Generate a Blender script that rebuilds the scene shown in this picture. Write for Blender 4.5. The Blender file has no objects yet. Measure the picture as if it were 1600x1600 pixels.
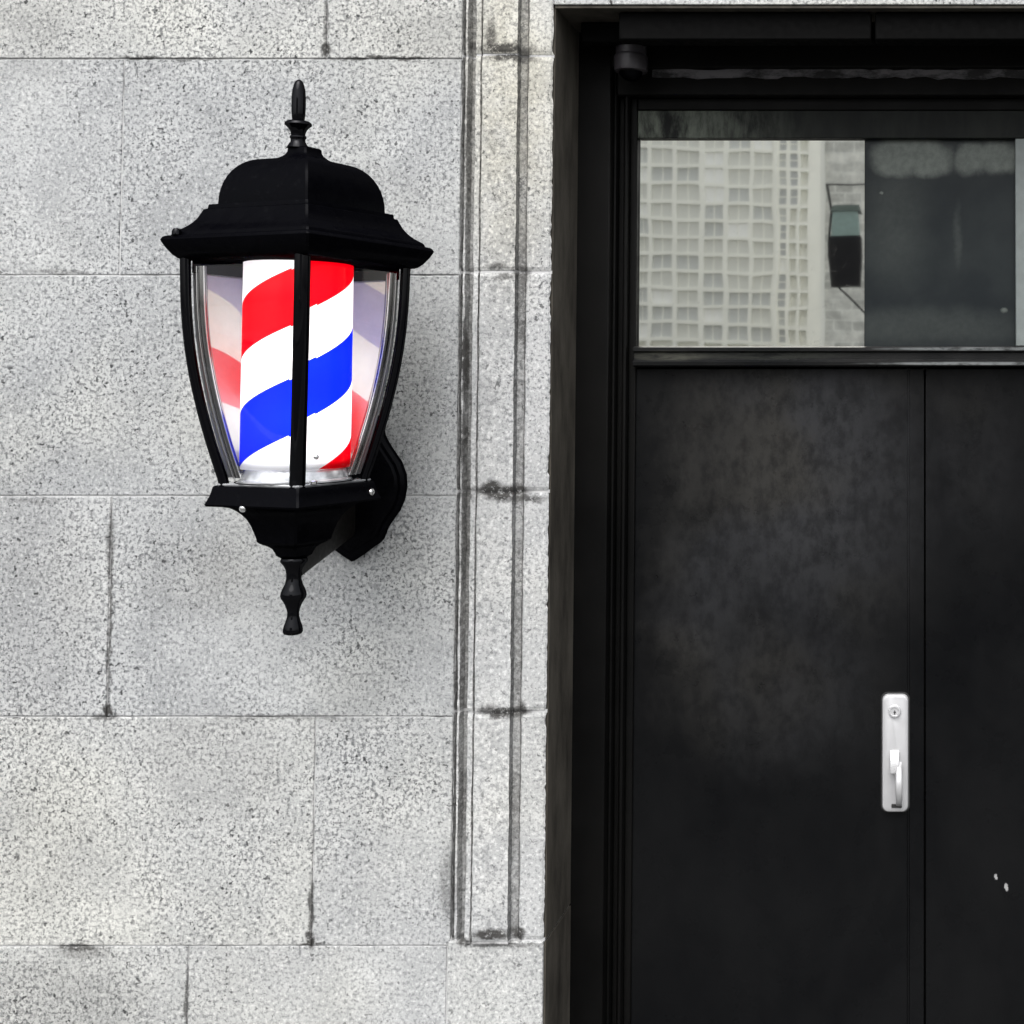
import bpy, bmesh, math, random
from mathutils import Vector, Matrix
random.seed(7)
R = math.radians
sc = bpy.context.scene
COL = sc.collection

# ------------------------------------------------------------------ camera
F = 2000.0                      # focal length in photo pixels (photo is 1600 wide)
PX, PY = 1445.0, 527.0          # principal point
PITCH = math.atan((600 - 527) / F)
D, EYE = 3.08, 1.93
cam_d = bpy.data.cameras.new('camera')
cam = bpy.data.objects.new('camera', cam_d)
COL.objects.link(cam)
cam.location = (0, -D, EYE)
cam.rotation_euler = (R(90) + PITCH, 0, 0)
cam_d.sensor_width = 36
cam_d.lens = F / 1600 * 36
cam_d.shift_x = (800 - PX) / 1600
cam_d.shift_y = (PY - 800) / 1600
cam_d.clip_start = 0.02
cam_d.clip_end = 2000
sc.camera = cam
FWD = Vector((0, math.cos(PITCH), math.sin(PITCH)))
UP = Vector((0, -math.sin(PITCH), math.cos(PITCH)))

def ray(px, py):
    return Vector(((px - PX) / F, 0, 0)) + UP * ((PY - py) / F) + FWD
def P(px, py, Y=0.0):           # where the sight line of a photo pixel meets the plane y = Y
    d = ray(px, py)
    t = (Y + D) / d.y
    return Vector((d.x * t, Y, EYE + d.z * t))
YG = 0.31                       # plane of the transom glass
def PM(px, py, Yb):             # the same after one bounce in that glass
    d = ray(px, py)
    t = (YG + D + YG - Yb) / d.y
    return Vector((d.x * t, Yb, EYE + d.z * t))
def X(px, Y=0.0, py=800): return P(px, py, Y).x
def Z(py, Y=0.0, px=1445): return P(px, py, Y).z

# ------------------------------------------------------------------ mesh helpers
class MB:
    def __init__(s):
        s.v, s.f, s.m = [], [], []
    def add(s, vs, fs, m=0):
        o = len(s.v)
        s.v += [tuple(p) for p in vs]
        for q in fs:
            s.f.append(tuple(i + o for i in q)); s.m.append(m)
    def box(s, a, b, m=0):
        x0, y0, z0 = [min(a[i], b[i]) for i in range(3)]
        x1, y1, z1 = [max(a[i], b[i]) for i in range(3)]
        s.add([(x0,y0,z0),(x1,y0,z0),(x1,y1,z0),(x0,y1,z0),(x0,y0,z1),(x1,y0,z1),(x1,y1,z1),(x0,y1,z1)],
              [(0,3,2,1),(4,5,6,7),(0,1,5,4),(1,2,6,5),(2,3,7,6),(3,0,4,7)], m)
    def loft(s, rings, cap0=True, cap1=True, m=0, closed=True):
        n = len(rings[0]); vs = [p for r in rings for p in r]; fs = []
        for i in range(len(rings) - 1):
            for j in range(n if closed else n - 1):
                k = (j + 1) % n
                fs.append((i*n + j, i*n + k, (i+1)*n + k, (i+1)*n + j))
        if cap0: fs.append(tuple(reversed(range(n))))
        if cap1: fs.append(tuple(range((len(rings)-1)*n, len(rings)*n)))
        s.add(vs, fs, m)
    def lathe(s, prof, n=32, axis='z', c=(0,0,0), m=0):
        rings = []
        for r, h in prof:
            ring = []
            for j in range(n):
                a = 2*math.pi*j/n
                x, y = r*math.cos(a), r*math.sin(a)
                p = (x, y, h) if axis == 'z' else ((x, h, y) if axis == 'y' else (h, x, y))
                ring.append((p[0]+c[0], p[1]+c[1], p[2]+c[2]))
            rings.append(ring)
        s.loft(rings, m=m)
    def tube(s, pts, r, n=10, m=0):
        pts = [Vector(p) for p in pts]; rings = []
        for i, p in enumerate(pts):
            t = (pts[min(i+1, len(pts)-1)] - pts[max(i-1, 0)]).normalized()
            a = t.cross(Vector((0, 0, 1)))
            if a.length < 1e-3: a = t.cross(Vector((0, 1, 0)))
            a.normalize(); b = t.cross(a)
            rings.append([p + a*r*math.cos(2*math.pi*j/n) + b*r*math.sin(2*math.pi*j/n) for j in range(n)])
        s.loft(rings, m=m)
    def build(s, name, mats, parent=None, smooth=None, bevel=None, seg=2):
        me = bpy.data.meshes.new(name)
        me.from_pydata(s.v, [], s.f); me.update()
        bm = bmesh.new(); bm.from_mesh(me)
        bmesh.ops.recalc_face_normals(bm, faces=bm.faces)
        bm.to_mesh(me); bm.free()
        mats = mats if isinstance(mats, (list, tuple)) else [mats]
        for mt in mats: me.materials.append(mt)
        for p, mi in zip(me.polygons, s.m): p.material_index = mi
        o = bpy.data.objects.new(name, me); COL.objects.link(o)
        if parent: o.parent = parent
        if bevel:
            b = o.modifiers.new('bevel', 'BEVEL'); b.width = bevel; b.segments = seg
            b.limit_method = 'ANGLE'; b.angle_limit = R(40)
            if smooth is None: smooth = 35
        if smooth is not None:
            for p in me.polygons: p.use_smooth = True
            me.set_sharp_from_angle(angle=R(smooth))
            if bevel:
                for p in me.polygons: p.use_smooth = True
        return o

def empty(name, loc=(0,0,0), rz=0, label=None, cat=None, group=None):
    o = bpy.data.objects.new(name, None); COL.objects.link(o)
    o.empty_display_size = 0.1
    o.location = loc; o.rotation_euler = (0, 0, rz)
    tag(o, label, cat, group)
    return o
def tag(o, label=None, cat=None, group=None, kind=None):
    if label: o['label'] = label
    if cat: o['category'] = cat
    if group: o['group'] = group
    if kind: o['kind'] = kind
    return o

# ------------------------------------------------------------------ material helpers
class NT:
    def __init__(s, name):
        s.mat = bpy.data.materials.new(name); s.mat.use_nodes = True
        s.t = s.mat.node_tree; s.t.nodes.clear()
        s.out = s.t.nodes.new('ShaderNodeOutputMaterial')
    def n(s, typ, ins=None, **props):
        nd = s.t.nodes.new(typ)
        for k, v in props.items(): setattr(nd, k, v)
        for k, v in (ins or {}).items(): s.set(nd.inputs[k], v)
        return nd
    def set(s, sock, v):
        if isinstance(v, bpy.types.NodeSocket): s.t.links.new(v, sock)
        else: sock.default_value = v
    def math(s, op, a, b=None, c=None, clamp=False):
        nd = s.t.nodes.new('ShaderNodeMath'); nd.operation = op; nd.use_clamp = clamp
        for i, v in enumerate((a, b, c)):
            if v is not None: s.set(nd.inputs[i], v)
        return nd.outputs[0]
    def vmath(s, op, a, b=None):
        nd = s.t.nodes.new('ShaderNodeVectorMath'); nd.operation = op
        s.set(nd.inputs[0], a)
        if b is not None: s.set(nd.inputs[1], b)
        return nd.outputs['Value'] if op in ('LENGTH', 'DOT_PRODUCT') else nd.outputs['Vector']
    def obj(s):
        return s.n('ShaderNodeTexCoord').outputs['Object']
    def noise(s, vec, scale, detail=2, rough=0.5, dist=0.0):
        return s.n('ShaderNodeTexNoise', {'Vector': vec, 'Scale': scale, 'Detail': detail, 'Roughness': rough, 'Distortion': dist}).outputs[0]
    def ramp(s, fac, stops, interp='LINEAR'):
        nd = s.n('ShaderNodeValToRGB', {'Fac': fac}); cr = nd.color_ramp; cr.interpolation = interp
        while len(cr.elements) < len(stops): cr.elements.new(0.5)
        for e, (p, c) in zip(cr.elements, stops):
            e.position = p
            e.color = (c, c, c, 1) if isinstance(c, (int, float)) else (*c, 1)
        return nd.outputs['Color']
    def maprange(s, v, a, b, c=0.0, d=1.0, smooth=True):
        nd = s.n('ShaderNodeMapRange', {'Value': v, 'From Min': a, 'From Max': b, 'To Min': c, 'To Max': d})
        nd.interpolation_type = 'SMOOTHSTEP' if smooth else 'LINEAR'
        return nd.outputs[0]
    def mix(s, f, a, b, mode='MIX'):
        nd = s.n('ShaderNodeMix', data_type='RGBA', blend_type=mode)
        s.set(nd.inputs[0], f)
        for i, v in ((6, a), (7, b)):
            if isinstance(v, tuple) and len(v) == 3: v = (*v, 1)
            s.set(nd.inputs[i], v)
        return nd.outputs[2]
    def bump(s, h, strength, dist=0.002):
        return s.n('ShaderNodeBump', {'Height': h, 'Strength': strength, 'Distance': dist}).outputs[0]
    def bsdf(s, **ins):
        nd = s.n('ShaderNodeBsdfPrincipled')
        for k, v in ins.items():
            k = k.replace('_', ' ')
            if isinstance(v, tuple) and len(v) == 3: v = (*v, 1)
            s.set(nd.inputs[k], v)
        return nd.outputs[0]
    def done(s, sh):
        s.t.links.new(sh, s.out.inputs['Surface'])
        return s.mat

def plain(name, col, rough=0.5, metal=0.0, var=0.25, scale=30, spec=0.5):
    t = NT(name); o = t.obj()
    n = t.noise(o, scale, 4, 0.6)
    c = t.mix(n, tuple(x*(1-var) for x in col), tuple(min(1, x*(1+var)) for x in col))
    r = t.maprange(t.noise(o, scale*2.3, 3), 0.3, 0.7, rough*0.85, min(1, rough*1.15))
    return t.done(t.bsdf(Base_Color=c, Roughness=r, Metallic=metal, Specular_IOR_Level=spec))

# dirt and wear of the stone, each with its own place on the wall: px, py, half width, half height, strength
STAINS = [
 (785,768,52,15,1.0),(770,762,18,13,1.0),(820,778,40,8,.8),(730,772,18,12,.7),
 (790,1112,45,10,.9),(765,1108,20,12,.7),(815,1108,10,16,.9),(880,1112,25,12,.8),
 (770,1456,38,11,1.0),(810,1459,14,12,1.0),(725,1470,16,10,.8),(790,1476,70,5,.6),
 (790,78,60,10,.9),(770,60,12,34,.8),(737,70,10,14,.8),(800,92,50,7,.9),(818,85,15,14,.8),
 (780,418,22,7,.7),(790,434,20,7,.6),(815,425,16,14,.7),
 (172,960,5,190,.75),(172,850,8,60,.6),(168,1112,9,16,1.0),(165,1119,26,6,.7),
 (486,1420,5,60,.8),(485,1468,9,20,1.0),(485,1477,28,4,.9),(120,1480,42,7,.8),(130,1487,52,16,.4),
 (291,1560,4,50,.7),(509,78,9,16,.9),(509,40,5,60,.55),(600,91,110,4,.8),(220,90,40,4,.8),(300,92,60,4,.6),
 (55,782,60,6,.35),(90,425,70,5,.4),(430,1120,160,5,.45),(725,560,5,80,1.0),(722,690,5,60,.8),
 (956,2,3,9,1.0),(728,250,7,160,.6),(724,820,6,120,.6),(700,1380,18,70,.45),(727,1300,7,150,.55),
 (330,1190,150,110,.16),(300,900,130,90,.20),(50,960,140,230,.18),(690,60,120,60,.18),(600,300,90,60,.14),(30,1330,140,150,.14),(20,60,130,80,.14),
 (640,640,60,140,.14),(70,1570,190,90,.24),
]
def granite(name, dirt=0.0, tone=1.0, island=True, mortar=False, speck=1.0):
    t = NT(name); o = t.obj()
    # blotchy mottling, dark mineral specks, pale crystals
    big = t.noise(o, 2.6, 5, 0.6, 0.4)
    mid = t.noise(o, 9.0, 4, 0.62)
    base = t.ramp(big, [(0.28, (0.38,0.385,0.387)), (0.46, (0.512,0.516,0.514)), (0.64, (0.625,0.628,0.62))])
    base = t.mix(t.maprange(mid, 0.35, 0.68), base, t.mix(1.0, base, (0.80, 0.805, 0.81), 'MULTIPLY'))
    area = t.noise(t.vmath('ADD', o, (11.0, 3.0, 6.5)), 2.1, 3, 0.6)
    k_ = t.maprange(area, 0.36, 0.64, 0.56*speck, 1.0*speck)
    dens = t.math('ADD', t.maprange(big, 0.3, 0.7, 0.025, -0.025, False), t.maprange(mid, 0.32, 0.68, -0.035, 0.035, False))
    s1 = t.math('ADD', t.noise(o, 120, 1.6, 0.5, 0.0), dens)
    s1b = t.math('ADD', t.noise(t.vmath('ADD', o, (5.7, 2.9, 1.3)), 175, 1.0, 0.5, 0.0), dens)
    s2 = t.math('ADD', t.noise(t.vmath('ADD', o, (3.1, 1.7, 5.2)), 88, 1.0, 0.5), t.math('MULTIPLY', dens, 0.6))
    s3 = t.noise(t.vmath('ADD', o, (7.3, 4.1, 2.2)), 210, 1, 0.5)
    c = t.mix(t.math('MULTIPLY', t.maprange(s1b, 0.37, 0.51, 1.0, 0.0), t.math('MULTIPLY', k_, 0.64)), base, (0.20, 0.205, 0.21))
    c = t.mix(t.math('MULTIPLY', t.maprange(s1, 0.35, 0.46, 1.0, 0.0), t.math('MULTIPLY', k_, 0.80)), c, (0.115, 0.12, 0.125))
    c = t.mix(t.math('MULTIPLY', t.maprange(s3, 0.34, 0.46, 1, 0), t.math('MULTIPLY', k_, 0.35)), c, (0.20, 0.20, 0.205))
    c = t.mix(t.math('MULTIPLY', t.maprange(s2, 0.27, 0.32, 1.0, 0.0), t.math('MULTIPLY', k_, 0.92)), c, (0.035, 0.036, 0.038))
    c = t.mix(t.math('MULTIPLY', t.maprange(s1, 0.57, 0.72), 0.42), c, (0.84, 0.84, 0.83))
    # colour differences from block to block and a warm weathering near the moulding
    if island:
        rnd = t.n('ShaderNodeNewGeometry').outputs['Random Per Island']
        c = t.mix(1.0, c, t.ramp(rnd, [(0, (0.88, 0.89, 0.90)), (0.5, (0.96, 0.965, 0.97)), (1, (1.02, 1.02, 1.0))]), 'MULTIPLY')
    warm = t.math('MULTIPLY', t.maprange(t.noise(o, 1.3, 3), 0.42, 0.62), 0.55)
    c = t.mix(warm, c, t.mix(1.0, c, (1.0, 0.985, 0.93), 'MULTIPLY'))
    if not island:                                         # warm weathering high on the moulded jamb
        p = P(800, 170)
        q = t.vmath('MULTIPLY', t.vmath('SUBTRACT', o, (p.x, 0, p.z)), (650/95, 0.0, 650/330))
        wv = t.math('MULTIPLY', t.maprange(t.vmath('LENGTH', q), 0.3, 1.2, 1, 0), t.maprange(mid, .3, .6, .5, 1))
        c = t.mix(wv, c, t.mix(1.0, c, (0.96, 0.93, 0.84), 'MULTIPLY'))
    # stains
    wob = t.n('ShaderNodeTexNoise', {'Vector': o, 'Scale': 26.0, 'Detail': 4.0, 'Roughness': 0.7}).outputs['Color']
    ow = t.vmath('ADD', o, t.vmath('MULTIPLY', t.vmath('SUBTRACT', wob, (0.5, 0.5, 0.5)), (0.028, 0.0, 0.034)))
    acc = None
    for (px, py, rx, ry, st) in STAINS:
        p = P(px, py)
        q = t.vmath('MULTIPLY', t.vmath('SUBTRACT', ow, (p.x, 0, p.z)), (650/rx, 0.0, 650/ry))
        v = t.maprange(t.vmath('LENGTH', q), 0.40, 1.12, st, 0.0)
        acc = v if acc is None else t.math('MAXIMUM', acc, v)
    grain = t.maprange(t.noise(o, 75, 4, 0.75), 0.36, 0.50, 0.45, 1.1)
    acc = t.math('MULTIPLY', acc, grain, clamp=True)
    c = t.mix(t.math('MULTIPLY', acc, 0.93), c, (0.028, 0.026, 0.024))
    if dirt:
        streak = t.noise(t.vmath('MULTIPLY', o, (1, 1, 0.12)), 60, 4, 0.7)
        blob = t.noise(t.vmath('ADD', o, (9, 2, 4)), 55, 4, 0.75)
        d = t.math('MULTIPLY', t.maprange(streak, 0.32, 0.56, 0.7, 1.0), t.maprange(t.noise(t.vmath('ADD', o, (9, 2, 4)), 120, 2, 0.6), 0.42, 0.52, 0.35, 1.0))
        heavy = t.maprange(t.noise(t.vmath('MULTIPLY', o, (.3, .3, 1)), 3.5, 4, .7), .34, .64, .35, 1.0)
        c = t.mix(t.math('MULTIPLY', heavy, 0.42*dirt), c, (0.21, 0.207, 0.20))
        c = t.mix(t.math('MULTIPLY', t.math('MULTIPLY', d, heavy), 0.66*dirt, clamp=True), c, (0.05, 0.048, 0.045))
    if mortar:
        m = t.noise(o, 5.5, 5, 0.7)
        c = t.ramp(m, [(0.34, 0.10), (0.43, 0.32), (0.50, 0.52), (0.7, 0.62)])
        c = t.mix(t.math('MULTIPLY', acc, 0.97), c, (0.02, 0.019, 0.018))
    if tone != 1.0:
        c = t.mix(1.0, c, (tone, tone, tone), 'MULTIPLY')
    h = t.noise(o, 130, 4, 0.7)
    return t.done(t.bsdf(Base_Color=c, Roughness=0.85, Specular_IOR_Level=0.25, Normal=t.bump(h, 0.35, 0.0025)))

M = {}
M['granite'] = granite('granite')
M['granite_trim'] = granite('granite_trim', island=False, speck=.8, tone=1.04)
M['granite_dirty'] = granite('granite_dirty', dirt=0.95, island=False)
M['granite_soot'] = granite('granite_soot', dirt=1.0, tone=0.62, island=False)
M['mortar'] = granite('mortar', mortar=True, island=False)

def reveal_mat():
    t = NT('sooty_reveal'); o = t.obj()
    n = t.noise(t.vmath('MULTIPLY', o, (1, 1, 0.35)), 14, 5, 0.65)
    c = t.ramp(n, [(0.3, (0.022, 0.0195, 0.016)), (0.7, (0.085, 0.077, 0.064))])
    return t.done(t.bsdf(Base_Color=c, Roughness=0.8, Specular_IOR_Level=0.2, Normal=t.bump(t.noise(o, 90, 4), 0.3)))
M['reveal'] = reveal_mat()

def door_paint(name, lo, hi, wear_sheen, rough=0.42, spec=0.1, marks=()):
    t = NT(name); o = t.obj()
    n = t.noise(t.vmath('MULTIPLY', o, (1, 1, 0.6)), 3.4, 6, 0.62, 0.3)
    c = t.mix(t.maprange(n, 0.3, 0.7), lo, hi)
    if wear_sheen:  # rubbed patches, plus a broad lighter area painting sheen on the upper door
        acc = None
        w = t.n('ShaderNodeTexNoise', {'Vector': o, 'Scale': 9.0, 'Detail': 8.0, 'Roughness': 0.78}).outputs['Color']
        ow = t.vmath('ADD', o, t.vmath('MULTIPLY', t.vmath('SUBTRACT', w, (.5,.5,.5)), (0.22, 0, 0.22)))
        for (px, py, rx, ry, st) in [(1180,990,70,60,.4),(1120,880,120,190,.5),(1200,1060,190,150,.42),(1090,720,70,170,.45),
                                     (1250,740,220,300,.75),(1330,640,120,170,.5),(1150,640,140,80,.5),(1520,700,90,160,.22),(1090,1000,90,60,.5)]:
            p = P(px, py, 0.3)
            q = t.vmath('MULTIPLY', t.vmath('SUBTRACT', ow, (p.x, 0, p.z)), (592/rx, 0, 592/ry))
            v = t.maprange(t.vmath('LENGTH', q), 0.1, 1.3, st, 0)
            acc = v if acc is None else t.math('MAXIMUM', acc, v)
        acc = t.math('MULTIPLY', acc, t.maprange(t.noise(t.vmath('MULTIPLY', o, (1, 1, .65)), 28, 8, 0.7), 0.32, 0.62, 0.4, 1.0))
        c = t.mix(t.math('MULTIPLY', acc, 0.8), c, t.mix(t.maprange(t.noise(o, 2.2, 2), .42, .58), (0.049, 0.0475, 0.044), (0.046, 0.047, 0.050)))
        # chips down to the pale primer
        for (px, py, rx, ry) in [(1572,1387,3.4,8),(1556,1371,2.5,4.5)]:
            p = P(px, py, 0.3)
            q = t.vmath('MULTIPLY', t.vmath('SUBTRACT', t.vmath('ADD', o, t.vmath('MULTIPLY', t.vmath('SUBTRACT', w, (.5,.5,.5)), (.03, 0, .03))), (p.x, 0, p.z)), (592/rx, 0, 592/ry))
            c = t.mix(t.maprange(t.vmath('LENGTH', q), 0.6, 1.05, 1, 0), c, (0.30, 0.30, 0.30))
    for (px, py, rx, ry, Ym, st, col) in marks:             # edge highlights painted in as pale lines, plus rubbed paint
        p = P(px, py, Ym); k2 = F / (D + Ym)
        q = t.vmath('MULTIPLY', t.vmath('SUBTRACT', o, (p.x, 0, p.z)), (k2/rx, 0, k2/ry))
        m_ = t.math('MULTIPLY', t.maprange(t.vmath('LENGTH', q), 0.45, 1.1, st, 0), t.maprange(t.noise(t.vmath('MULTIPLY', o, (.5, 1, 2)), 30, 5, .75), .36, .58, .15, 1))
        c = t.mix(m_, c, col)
    r = t.maprange(t.noise(o, 9, 5, 0.65), 0.3, 0.7, rough - 0.06, rough + 0.12)
    h = t.math('ADD', t.noise(o, 160, 3), t.math('MULTIPLY', t.noise(o, 4, 2), 2.0))
    return t.done(t.bsdf(Base_Color=c, Roughness=r, Specular_IOR_Level=spec, Normal=t.bump(h, 0.12)))
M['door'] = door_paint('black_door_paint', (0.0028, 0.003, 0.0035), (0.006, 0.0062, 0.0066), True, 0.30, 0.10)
M['frame'] = door_paint('black_frame_paint', (0.002, 0.002, 0.002), (0.005, 0.0048, 0.0045), False, 0.5)
M['frame_dark'] = plain('black_gap_paint', (0.003, 0.003, 0.003), 0.7, spec=.04)
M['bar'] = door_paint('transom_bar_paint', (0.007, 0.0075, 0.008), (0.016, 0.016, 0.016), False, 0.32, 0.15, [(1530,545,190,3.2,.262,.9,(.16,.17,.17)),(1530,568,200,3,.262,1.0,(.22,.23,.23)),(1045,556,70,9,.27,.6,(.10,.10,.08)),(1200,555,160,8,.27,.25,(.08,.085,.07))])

def rail_mat():
    t = NT('weathered_rail'); o = t.obj()
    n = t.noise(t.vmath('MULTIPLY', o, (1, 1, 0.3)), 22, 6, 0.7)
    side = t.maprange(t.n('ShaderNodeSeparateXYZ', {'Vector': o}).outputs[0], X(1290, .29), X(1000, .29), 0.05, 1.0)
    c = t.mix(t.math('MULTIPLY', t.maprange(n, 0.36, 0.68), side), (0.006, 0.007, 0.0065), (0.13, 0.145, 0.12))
    return t.done(t.bsdf(Base_Color=c, Roughness=0.5, Specular_IOR_Level=0.12))
M['rail'] = rail_mat()

def caulk_mat():
    t = NT('old_caulk'); o = t.obj()
    n = t.noise(t.vmath('MULTIPLY', o, (0.4, 1, 1)), 30, 5, 0.7)
    c = t.ramp(n, [(0.42, (0.012, 0.012, 0.013)), (0.6, (0.14, 0.135, 0.145))])
    return t.done(t.bsdf(Base_Color=c, Roughness=0.7))
M['caulk'] = caulk_mat()

def mirror_film():
    t = NT('mirror_film_glass'); o = t.obj()
    w = t.noise(o, 3.0, 2, 0.5)
    nrm = t.bump(w, 0.03, 0.01)
    g = t.n('ShaderNodeBsdfGlossy', {'Color': (0.93, 0.93, 0.87, 1), 'Roughness': 0.02, 'Normal': nrm}).outputs[0]
    dirt = t.maprange(t.noise(o, 40, 6, 0.75), 0.58, 0.76, 0.0, 0.16)
    d = t.bsdf(Base_Color=(0.30, 0.30, 0.27), Roughness=0.6)
    m1 = t.n('ShaderNodeMixShader', {0: t.math('ADD', dirt, 0.015), 1: g, 2: d}).outputs[0]
    return t.done(m1)
M['mirror'] = mirror_film()

def tinted_pane():
    t = NT('dark_tinted_glass'); o = t.obj()
    w = t.n('ShaderNodeTexNoise', {'Vector': o, 'Scale': 12.0, 'Detail': 5.0, 'Roughness': 0.6}).outputs['Color']
    ow = t.vmath('ADD', o, t.vmath('MULTIPLY', t.vmath('SUBTRACT', w, (.5,.5,.5)), (0.05, 0, 0.05)))
    acc = None
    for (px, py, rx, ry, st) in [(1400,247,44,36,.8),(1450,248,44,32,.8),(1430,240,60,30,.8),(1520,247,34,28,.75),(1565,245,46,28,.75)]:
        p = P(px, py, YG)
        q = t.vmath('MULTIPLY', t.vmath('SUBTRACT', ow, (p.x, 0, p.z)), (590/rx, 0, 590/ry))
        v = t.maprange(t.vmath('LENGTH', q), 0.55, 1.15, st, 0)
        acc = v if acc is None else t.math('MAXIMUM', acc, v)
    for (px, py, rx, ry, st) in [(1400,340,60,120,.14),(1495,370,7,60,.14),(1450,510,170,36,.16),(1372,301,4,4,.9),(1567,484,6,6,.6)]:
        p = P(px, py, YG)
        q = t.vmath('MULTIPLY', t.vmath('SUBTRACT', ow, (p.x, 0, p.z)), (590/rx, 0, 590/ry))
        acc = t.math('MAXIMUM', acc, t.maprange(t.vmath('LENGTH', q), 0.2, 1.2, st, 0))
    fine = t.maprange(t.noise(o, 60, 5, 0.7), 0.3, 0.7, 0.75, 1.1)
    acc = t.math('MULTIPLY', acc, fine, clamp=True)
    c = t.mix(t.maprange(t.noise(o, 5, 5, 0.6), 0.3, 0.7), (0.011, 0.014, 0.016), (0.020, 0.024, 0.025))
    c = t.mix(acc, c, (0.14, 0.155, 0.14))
    return t.done(t.bsdf(Base_Color=c, Roughness=0.22, Specular_IOR_Level=0.3))
M['tinted'] = tinted_pane()

M['satin'] = plain('satin_silver', (0.58, 0.58, 0.59), 0.35, 0.45, 0.03, 20)
M['satin_edge'] = plain('satin_silver_bright', (0.64, 0.64, 0.65), 0.28, 0.4, 0.03, 20)
M['lock_dark'] = plain('dark_slot', (0.02, 0.02, 0.02), 0.5)
def enamel(name, gloss, rough):
    t = NT(name); o = t.obj()
    d = t.n('ShaderNodeBsdfDiffuse', {'Color': (.0012, .0012, .0019, 1)}).outputs[0]
    h = t.bump(t.noise(o, 45, 3), .04, .002)
    g = t.n('ShaderNodeBsdfGlossy', {'Color': (.95, .96, 1, 1), 'Roughness': t.maprange(t.noise(o, 30, 4), .3, .7, rough*.8, rough*1.25), 'Normal': h}).outputs[0]
    dust = t.math('MULTIPLY', t.maprange(t.noise(o, 60, 5, .7), .55, .75), .004)
    fr = t.n('ShaderNodeLayerWeight', {'Blend': .25}).outputs['Facing']
    fac = t.math('ADD', t.maprange(fr, .3, 1, gloss, gloss*2.5), dust)
    return t.done(t.n('ShaderNodeMixShader', {0: fac, 1: d, 2: g}).outputs[0])
M['black_gloss'] = enamel('black_enamel', .004, .28)
M['black_gloss2'] = enamel('black_enamel_polished', .015, .05)
M['arm_black'] = plain('black_enamel_arm', (0.006, 0.0055, 0.005), 0.4, 0, 0.3, 40, 0.12)
M['screw'] = plain('screw_steel', (0.7, 0.7, 0.7), 0.2, 1.0, 0.05)
M['grey_plastic'] = plain('grey_plastic', (0.03, 0.027, 0.031), 0.5)

def clear_mat(name, base, edge, tint=(1,1,1), rough=0.02):
    t = NT(name)
    fr = t.n('ShaderNodeLayerWeight', {'Blend': 0.35}).outputs['Facing']
    fac = t.maprange(fr, 0.0, 1.0, base, edge, False)
    tr = t.n('ShaderNodeBsdfTransparent', {'Color': (*tint, 1)}).outputs[0]
    g = t.n('ShaderNodeBsdfGlossy', {'Color': (1, 1, 1, 1), 'Roughness': rough}).outputs[0]
    return t.done(t.n('ShaderNodeMixShader', {0: fac, 1: tr, 2: g}).outputs[0])
M['clear'] = clear_mat('clear_acrylic', 0.0, 0.09)
def hazy_mirror():
    t = NT('hazy_silvered_acrylic'); o = t.obj()
    g = t.n('ShaderNodeBsdfGlossy', {'Color': (1.0, .98, .80, 1), 'Roughness': 0.045}).outputs[0]
    d = t.n('ShaderNodeBsdfDiffuse', {'Color': (.66, .69, .73, 1)}).outputs[0]
    tr = t.n('ShaderNodeBsdfTransparent', {'Color': (.30, .31, .31, 1)}).outputs[0]
    n = t.maprange(t.noise(o, 14, 5, .65), .3, .7, .56, .64)
    m1 = t.n('ShaderNodeMixShader', {0: n, 1: tr, 2: d}).outputs[0]
    return t.done(t.n('ShaderNodeMixShader', {0: .34, 1: m1, 2: g}).outputs[0])
M['clear_back'] = hazy_mirror()
M['bead'] = clear_mat('acrylic_edge', 0.10, 0.9, (0.16, 0.16, 0.18), 0.06)
M['bead_line'] = clear_mat('acrylic_edge_line', 0.6, 1.0, (0.6, 0.6, 0.62), 0.1)

def chrome_tray():
    t = NT('chrome_tray'); o = t.obj()
    n = t.noise(t.vmath('MULTIPLY', o, (1, 0.4, 1)), 25, 4, 0.6)
    c = t.ramp(n, [(0.35, (0.45, 0.46, 0.48)), (0.6, (0.85, 0.86, 0.88))])
    return t.done(t.bsdf(Base_Color=c, Roughness=0.22, Metallic=0.6, Normal=t.bump(n, 0.2, 0.004)))
M['tray'] = chrome_tray()
M['mount'] = plain('grey_mount', (0.55, 0.56, 0.57), 0.4)

# ------------------------------------------------------------------ stone wall
XE = X(857)                       # arris of the door opening (857 px at mid height)
XP = X(713)                       # where the moulded jamb starts
XR = 1.55                         # other side of the opening (out of frame)
ZT = Z(8)                         # underside of the lintel
YR = 0.22                         # depth of the reveal
wall = empty('stone_wall', (0, 0, 0), 0, 'pale grey speckled granite block wall with a moulded stained jamb beside the black door', 'wall')
rows = [Z(1478 + 2*350), Z(1478 + 350), Z(1478), Z(1120), Z(775), Z(430), Z(92), Z(-255), Z(-600), Z(-950), Z(-1300)]
rows[0] = 0.0
joints = {1: [-3.4, -2.7], 2: [X(293, 0, 1540)], 3: [X(490, 0, 1300)], 4: [X(170, 0, 950)], 5: [X(-150)], 6: [X(190, 0, 260)],
          7: [X(511, 0, 50)], 8: [X(150)], 9: [X(480)], 10: [X(100)]}
G = 0.0017
def block(mb, x0, x1, z0, z1, yf, yb=0.06, c=0.0016):
    x0 += G; x1 -= G; z0 += G; z1 -= G
    a = [(x0, yb, z0), (x1, yb, z0), (x1, yb, z1), (x0, yb, z1)]
    b = [(x0, yf + c, z0), (x1, yf + c, z0), (x1, yf + c, z1), (x0, yf + c, z1)]
    d = [(x0 + c, yf, z0 + c), (x1 - c, yf, z0 + c), (x1 - c, yf, z1 - c), (x0 + c, yf, z1 - c)]
    mb.loft([a, b, d])
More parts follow.
